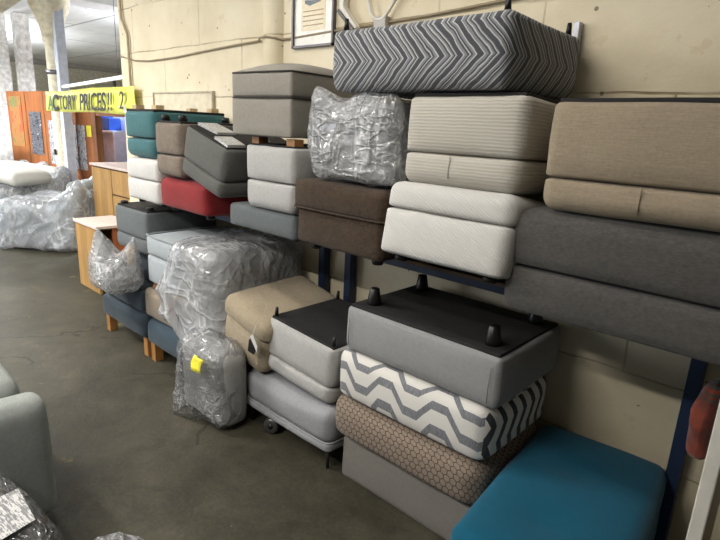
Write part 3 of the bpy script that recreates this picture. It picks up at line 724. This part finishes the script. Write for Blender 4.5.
# poster
pf = empty('framed_poster', (-2.45, -.001, 2.04), (0, 0, 0), 'framed poster with a small grey mattress print hanging on the wall', 'poster')
fm = MB()
for b in ((-.175, .175, 0, .012), (-.175, .175, .458, .47), (-.175, -.163, 0, .47), (.163, .175, 0, .47)): fm.box(b[0], b[1], -.025, 0, b[2], b[3])
fm.build('frame', plain('grey_frame', (92, 88, 92), .4, .3), pf)
MB().box(-.163, .163, -.012, -.002, .012, .458).build('mat_board', plain('poster_paper', (226, 222, 212), .3), pf)
MB().box(-.10, .10, -.0135, -.012, .09, .43).build('print', mat_poster('cream_print', [(0, lin((224, 208, 170))), (.5, lin((228, 216, 184))), (.6, lin((216, 196, 150)))], 5, (1, 1, 6)), pf)
MB().prism([(-.07, .235), (-.03, .22), (.06, .235), (.055, .25), (-.02, .245), (-.07, .25)], 'y', -.016, -.0136).build('mattress_side', plain('grey_print', (116, 124, 126), .5), pf)
MB().prism([(-.07, .25), (-.02, .245), (.055, .25), (.03, .29), (-.04, .285)], 'y', -.016, -.0136).build('mattress_top', plain('blue_print', (170, 182, 184), .5), pf)
hd = MB()
for z, a, b in ((.345, -.09, .09), (.375, -.07, .07)): hd.box(a, b, -.0150, -.0136, z, z+.018)
for z in (.19, .165, .14, .115): hd.box(-.085, .085, -.0150, -.0136, z, z+.005)
hd.build('text_lines', plain('brown_print', (176, 146, 112), .5), pf)

# wall fittings
cpts = [(-5.0, 2.12), (-4.7, 2.07), (-4.44, 2.055), (-4.0, 2.062), (-3.67, 2.08), (-3.2, 2.10), (-2.96, 2.108)]
cp2 = [(-2.74, 2.10), (-2.62, 2.10), (-2.2, 2.115), (-1.65, 2.13), (-1.18, 2.155), (-.6, 2.19), (.5, 2.25)]
cb = [Vector((x, -.010, z)) for x, z in cpts] + [Vector((-2.90, -.052, 2.115)), Vector((-2.82, -.068, 2.115)), Vector((-2.75, -.04, 2.105))] + [Vector((x, -.010, z)) for x, z in cp2]
tag(MB().tube(cb, .007, 6).build('wall_cable', plain('painted_cable', (150, 136, 110), .6)), 'thin cable clipped across the cream wall from the corner past the poster', 'cable')
tag(MB().tube([(-4.95, -.02, 3.3), (-4.90, -.02, 2.42), (-4.84, -.02, 2.34), (-4.80, -.02, 2.28), (-4.785, -.02, 1.4)], .011, 8).build('conduit_pipe', plain('painted_pipe', (168, 154, 124), .6)), 'thin painted pipe running down the end of the wall beside the banner', 'pipe')
nbd = empty('notice_board', (-3.95, -.001, 1.60), (0, 0, 0), 'pale empty board frame on the wall above the teal ottoman', 'board')
MB().box(-.44, .44, -.012, 0, 0, .2).build('panel', plain('board_cream', (218, 208, 182), .7), nbd)
fb = MB()
for b in ((-.45, .45, .2, .212), (-.45, -.438, 0, .2), (.438, .45, 0, .2)): fb.box(b[0], b[1], -.022, 0, b[2], b[3])
fb.build('frame', plain('board_trim', (190, 180, 156), .6), nbd)
whp = plain('white_conduit', (222, 218, 208), .4)
def loop(pts, r, lab):
    P = []
    for i in range(len(pts)-1):
        for k in range(6):
            t = k/6; a = Vector(pts[max(i-1, 0)]); b = Vector(pts[i]); c_ = Vector(pts[i+1]); d = Vector(pts[min(i+2, len(pts)-1)])
            P.append(.5*((2*b)+(-a+c_)*t+(2*a-5*b+4*c_-d)*t*t+(-a+3*b-3*c_+d)*t**3))
    P.append(Vector(pts[-1]))
    return P
l1 = empty('wiring_loop', (-1.92, -.02, 2.12), (0, 0, 0), 'white cable hanging in a U loop on the wall behind the zigzag ottoman', 'cable')
MB().tube(loop([(-.13, 0, .30), (-.11, -.01, .16), (-.06, -.015, .04), (0, -.015, .015), (.05, -.015, .05), (.13, -.01, .16), (.22, 0, .32)], .008, ''), .009, 8).build('cable', whp, l1)
MB().box(-.045, .035, -.02, .018, -.10, .03).build('junction', plain('grey_junction', (180, 176, 170), .5), l1, bevel=.004)
l2 = empty('bracket_plate', (-2.16, -.03, 2.10), (0, 0, 0), 'white bent bracket on the wall between the poster and the U-shaped cable', 'bracket')
MB().prism([(-.05, .30), (-.045, .10), (.07, .0), (.085, .01), (-.015, .12), (-.015, .30)], 'y', -.02, .02).build('arm', whp, l2, bevel=.003)
MB().prism([(-.055, .095), (.06, -.005), (.075, .003), (-.045, .108)], 'y', -.03, -.021).build('dark_edge', M['darkmetal'], l2)
mb_ = empty('metal_bracket', (-.90, -.02, 1.90), (0, 0, 0), 'small grey steel bracket on the wall behind the zigzag ottoman corner', 'bracket')
MB().prism([(-.035, .0), (.0, .02), (-.002, .135), (-.026, .135), (-.028, .045), (-.07, .01), (-.06, -.01)], 'y', -.02, .015).build('strap', plain('galvanised', (172, 174, 180), .35, .7), mb_, bevel=.002)

# right end: panel and striped textile
pn = empty('end_panel', (-.105, -.62, 0), (0, 0, R(0)), 'tall wooden end panel with white front edge at the right edge of the picture', 'panel')
MB().box(-.014, .014, -.27, -.02, 0, 1.25).build('board', mat_poster('brown_board', [(0, lin((98, 78, 46))), (.45, lin((112, 88, 48))), (.56, lin((150, 116, 40))), (.66, lin((90, 76, 54)))], 1.3, (1, 1, 1)), pn)
MB().box(-.015, .015, -.285, -.27, 0, 1.25).build('white_edge', plain('white_edging', (196, 192, 182), .5), pn, bevel=.003)
t = NT('orange_striped_textile'); v = t.obj((1, 1, 1)); w = t.n('ShaderNodeTexWave', wave_type='BANDS', bands_direction='Z'); w.inputs['Scale'].default_value = 16; w.inputs['Distortion'].default_value = 2; t.l(v, w.inputs['Vector'])
sp = t.n('ShaderNodeSeparateXYZ'); t.l(t.obj(), sp.inputs[0])
msk = t.math('MULTIPLY', t.math('GREATER_THAN', sp.outputs['Z'], .2), t.math('GREATER_THAN', w.outputs['Fac'], .62))
t.prin(t.mix(msk, t.ramp(t.noise(v, 14, 3), [(.35, lin((84, 30, 18))), (.65, lin((140, 56, 28)))]), lin((60, 58, 52))), .85, sheen=.3); M['stripe'] = t.m
tx = MB().soft(-.022, .022, -.05, .05, 0, .25, .03, .01, .0, 26, .012, 13, seed=77, fold=.01, foldf=20)
tx.v = [(x + .10*max(0, z-.12)**1.1, y, z) for x, y, z in tx.v]
o = tx.build('striped_textile', M['stripe']); o.location = (-.195, -.34, .65)
tag(o, 'orange-red textile with dark stripes hanging between the blue upright and the end panel', 'textile')

# ------------------------------------------------------------------ wood cabinets, far
lw = wood('light_oak_veneer', (172, 134, 80), .5, (1, 1, .15), 8); top_m = plain('pinkish_top', (222, 204, 196), .4)
cb_ = empty('cabinet', (-6.27, .52, 0), (0, 0, R(0)), 'light oak cabinet with tall doors standing beyond the wall end', 'cabinet')
MB().box(-.40, .75, -.20, .24, 0, 1.04).build('body', plain('cabinet_carcass', (96, 72, 44), .6), cb_)
for a, b, z0, z1 in ((-.395, .135, .02, 1.02), (.155, .745, .02, .74), (.155, .745, .76, 1.02)):
    MB().box(a, b, -.222, -.20, z0, z1).build('door', lw, cb_, bevel=.003)
MB().box(-.42, .77, -.235, .25, 1.04, 1.065).build('top', top_m, cb_, bevel=.003)
dk_ = empty('side_cabinet', (-5.12, -.16, 0), (0, 0, R(0)), 'low open-sided light wood cabinet on the floor in front of the wrapped armchair', 'cabinet')
MB().box(-.27, .20, -.21, -.185, 0, .62).build('front_panel', lw, dk_, bevel=.003)
MB().box(-.27, -.245, -.185, .14, 0, .62).build('side_panel', lw, dk_)
MB().box(.18, .205, -.06, .14, 0, .62).build('side_panel', wood('reddish_side', (170, 96, 56), .5), dk_)
MB().box(-.245, .18, .115, .14, 0, .62).build('back_panel', plain('dark_interior', (40, 34, 28), .8), dk_)
MB().box(-.285, .26, -.225, .15, .62, .645).build('top', top_m, dk_, bevel=.003)
MB().box(-.245, .18, -.16, .115, .01, .03).build('bottom', plain('dark_interior_b', (48, 40, 32), .8), dk_)

# ------------------------------------------------------------------ armchairs
def armchair(name, label, loc, rz, fab, w=.85, d=.85, ah=.56, bh=.86, sh=.44, cat='armchair', group=None, arm=.14, seat_out=0., feet=True, seed=1, backtilt=8):
    rt = empty(name, loc, (0, 0, rz), label, cat, group)
    X = w/2
    MB().soft(-X+arm*.9, X-arm*.9, 0.02, d-.02, .07, .28, .02, .006, 0, 14, .002, seed=seed).build('base', fab, rt)
    for s_ in (-1, 1):
        a, b = sorted((s_*X, s_*(X-arm)))
        MB().soft(a, b, 0, d, .07, ah, .045, .006, .012, 22, .003, seed=seed+s_, rb=.02).build('arm', fab, rt)
    MB().soft(-X+arm+.002, X-arm-.002, -.01-seat_out, d-.2, .285, sh, .05, .012, .03, 18, .004, seed=seed+4).build('seat_cushion', fab, rt)
    o = MB().soft(-X+arm*.5, X-arm*.5, -.09, .10, 0, bh-.1, .06, .015, .02, 20, .004, seed=seed+6).build('backrest', fab, rt)
    o.location = (0, d-.10, .1); o.rotation_euler = (R(-backtilt), 0, 0)
    if feet:
        for sx in (-1, 1):
            for sy in (.06, d-.06): foot_mb('taper', sx*(X-.07), sy, .075, .075, False).build('foot', M['oak'], rt)
    return rt
# chairs face +Y: local front is -Y, so rotate by 180 degrees
armchair('armchair', 'light grey armchair at the left edge, its outer arm towards the aisle', (-2.475, -1.655, 0), R(180), F['sofa'], group='grey armchairs at the left edge', w=.85, sh=.60, ah=.565, seat_out=-.06, seed=60)
armchair('armchair', 'farther grey armchair cut by the left edge, behind the nearer one', (-3.42, -1.93, 0), R(180), F['sofa'], group='grey armchairs at the left edge', w=.85, sh=.48, ah=.55, seed=64)

# wrapped packs at lower left
g1 = empty('wrapped_cushion', (-1.76, -2.14, 0), (0, 0, R(8)), 'plastic-wrapped grey footstool with a printed white sheet on top, bottom left corner', 'wrapped footstool')
MB().soft(-.24, .33, -.28, .28, .0, .42, .07, .01, .02, 18, .003, seed=70).build('body', F['dark_grey'], g1)
MB().soft(-.26, .35, -.30, .30, .0, .445, .08, .01, .02, 50, .006, seed=71, fold=.012, foldf=22).build('plastic_bag', M['plastic'], g1)
lb = MB().add([(.11, -.06, .480), (.30, .0, .474), (.265, .245, .466), (.09, .275, .470)], [(0, 1, 2, 3)], False)
o = lb.build('printed_sheet', M['label_print'], g1); md = o.modifiers.new('s', 'SOLIDIFY'); md.thickness = .002
g2 = empty('wrapped_cushion', (-1.18, -1.87, 0), (0, 0, R(0)), 'plastic-wrapped pale footstool without a sheet, at the bottom edge left of the stacks', 'wrapped footstool')
MB().soft(-.19, .19, -.2, .2, 0, .41, .09, .01, .02, 18, .003, seed=72).build('body', F['grey'], g2)
MB().soft(-.21, .21, -.22, .22, 0, .44, .09, .01, .03, 44, .006, seed=73, fold=.012, foldf=24).build('plastic_bag', M['plastic'], g2)

# far wrapped suite
wa = armchair('wrapped_armchair', 'grey armchair wrapped in bluish plastic on the floor in front of the partition', (-7.68, -.16, 0), R(-48), F['sofa'], w=.95, d=.85, ah=.53, bh=.82, cat='wrapped armchair', seed=80)
MB().soft(-.53, .53, -.06, .93, .02, .60, .09, .01, -.05, 54, .012, 9, seed=81, fold=.03, foldf=8, hem=.03, rb=.05,
          pulls=[((-.4, .85, .58), (-.38, .93, .86), .34), ((0, .85, .58), (0, .95, .93), .42), ((.4, .85, .58), (.38, .93, .88), .34)]).build('plastic_bag', M['plastic_blue'], wa)
ws = armchair('wrapped_sofa', 'white sofa under plastic behind the wrapped armchair', (-8.85, -.42, 0), R(10), F['white_sofa'], w=1.3, d=.85, ah=.6, bh=.85, cat='wrapped sofa', seed=84)
MB().soft(-.68, .68, -.05, .92, .02, .66, .08, .01, -.05, 54, .012, 9, seed=85, fold=.03, foldf=7, pulls=[((0, .85, .62), (0, .93, .9), .6), ((-.55, .85, .62), (-.55, .93, .9), .4), ((.55, .85, .62), (.55, .93, .88), .4)]).build('plastic_bag', M['plastic_blue'], ws)
for k, (x, y, z, rx, lab) in enumerate(((-8.45, -.05, .70, R(10), 'white loose cushion lying on the wrapped sofa by the partition'), (-9.2, -.15, .70, R(-6), 'white loose cushion lying at the left end of the wrapped sofa'))):
    o = MB().soft(-.36, .36, -.3, .3, 0, .17, .075, .01, .03, 20, .006, seed=90+k).build('sofa_cushion', F['white_sofa']); o.location = (x, y, z); o.rotation_euler = (0, rx, .4)
    tag(o, lab, 'cushion', 'loose white sofa cushions')
ls = armchair('sofa', 'pale grey sofa at the far left edge in front of the white sofa', (-8.2, -1.5, 0), R(30), F['white_sofa'], w=1.2, d=.85, ah=.48, bh=.55, cat='sofa', seed=95)
hc = empty('upholstered_chair', (-10.3, -.05, 0), (0, 0, R(20)), 'pale high-backed chair on a metal frame at the far left edge', 'chair')
MB().soft(-.3, .3, -.06, .06, .85, 1.45, .05, .01, .01, 16, .004, seed=97).build('backrest', F['white_sofa'], hc)
MB().soft(-.3, .3, -.5, -.02, .72, .86, .05, .01, .02, 16, .004, seed=98).build('seat', F['white_sofa'], hc)
for x, y in ((-.26, -.45), (.26, -.45), (-.26, .02), (.26, .02)): MB().tube([(x, y, 0), (x, y, .74)], .014, 8).build('leg', M['metal'], hc)

# ------------------------------------------------------------------ lights
def area(name, loc, size, energy, color=(1, .95, .86), rot=(0, 0, 0)):
    l = bpy.data.lights.new(name, 'AREA'); l.shape = 'RECTANGLE'; l.size, l.size_y = size; l.energy = energy; l.color = color
    o = bpy.data.objects.new(name, l); COL.objects.link(o); o.location = loc; o.rotation_euler = rot; return o
LAMPS = [((-1.75, -3.5, 2.93), 0, 84), ((-5.2, -2.6, 2.93), 0, 160), ((-9.9, -1.6, 2.7), 0, 230), ((-15.5, .5, 2.5), 0, 800), ((-9.0, 3.5, 2.5), 0, 550), ((-1.6, -1.5, 3.05), 0, 20)]
for i, (p, rz, e) in enumerate(LAMPS):
    ft = empty('ceiling_light', p, (0, 0, rz), None, 'ceiling light')
    ft['group'] = 'fluorescent ceiling lights'; ft['label'] = ['batten over the near aisle', 'batten over the middle aisle', 'batten before the iron column', 'batten in the farthest room', 'batten behind the partition', 'batten over the near ottoman stacks'][i] + ', white fluorescent ceiling light'
    MB().box(-.75, .75, -.06, .06, .02, .09).build('housing', M['paper'], ft, bevel=.005)
    MB().tube([(-.6, 0, .09), (-.6, 0, 3.39-p[2])], .005, 6).build('hanger', M['darkmetal'], ft)
    MB().tube([(.6, 0, .09), (.6, 0, 3.39-p[2])], .005, 6).build('hanger', M['darkmetal'], ft)
    area('batten_lamp', (p[0], p[1], p[2]), (1.5, .14), e, (1, .96, .90) if i in (0, 1, 5) else (.93, .96, 1))
    area('added_uplight', (p[0], p[1], p[2]+.12), (1.5, .14), e*(.4, .6, .8, 1.1, .8, .3)[i], (1, .96, .90) if i in (0, 1, 5) else (.93, .96, 1), (R(180), 0, 0))  # extra upward light added above each batten to brighten the ceiling
vis = empty('ceiling_lamp', (-9.4, 1.6, 3.39), (0, 0, .3), 'square pale ceiling lamp high beyond the iron column', 'ceiling light')
MB().box(-.13, .13, -.13, .13, -.16, 0).build('housing', plain('lamp_housing', (190, 198, 222), .4), vis, bevel=.01)
MB().box(-.10, .10, -.10, .10, -.18, -.16).build('diffuser', mat_emit('cool_diffuser', (215, 222, 250), 1.2), vis)
# daylight from doors and windows out of view on the left
area('daylight_opening', (-7.5, -5.8, 1.8), (5, 2.4), 170, (.86, .92, 1), (R(90), 0, 0))
w = bpy.data.worlds.new('World'); sc.world = w; w.use_nodes = True
w.node_tree.nodes['Background'].inputs[0].default_value = (.95, .92, .86, 1); w.node_tree.nodes['Background'].inputs[1].default_value = .10

# ------------------------------------------------------------------ camera
YAW, PITCH, ROLL = R(47.6), R(14.9), R(2.8)
f0 = Vector((-math.cos(YAW), math.sin(YAW), 0)); fwd = f0*math.cos(PITCH) - Vector((0, 0, math.sin(PITCH)))
r0 = f0.cross(Vector((0, 0, 1))); u0 = r0.cross(fwd)
Rr = math.cos(ROLL)*r0 + math.sin(ROLL)*u0; Uu = -math.sin(ROLL)*r0 + math.cos(ROLL)*u0
cam = bpy.data.cameras.new('camera'); co_ = bpy.data.objects.new('camera', cam); COL.objects.link(co_)
co_.matrix_world = Matrix(((Rr.x, Uu.x, -fwd.x, 0), (Rr.y, Uu.y, -fwd.y, -2.2), (Rr.z, Uu.z, -fwd.z, 1.6), (0, 0, 0, 1)))
cam.sensor_width = 36; cam.lens = 530/720*36; cam.clip_start = .02
sc.camera = co_
sc.cycles.transparent_max_bounces = 16; sc.cycles.max_bounces = 8
sc.view_settings.view_transform = 'Standard'; sc.view_settings.look = 'None'; sc.view_settings.gamma = 1
sc.view_settings.use_curve_mapping = False; sc.view_settings.exposure = 0.0
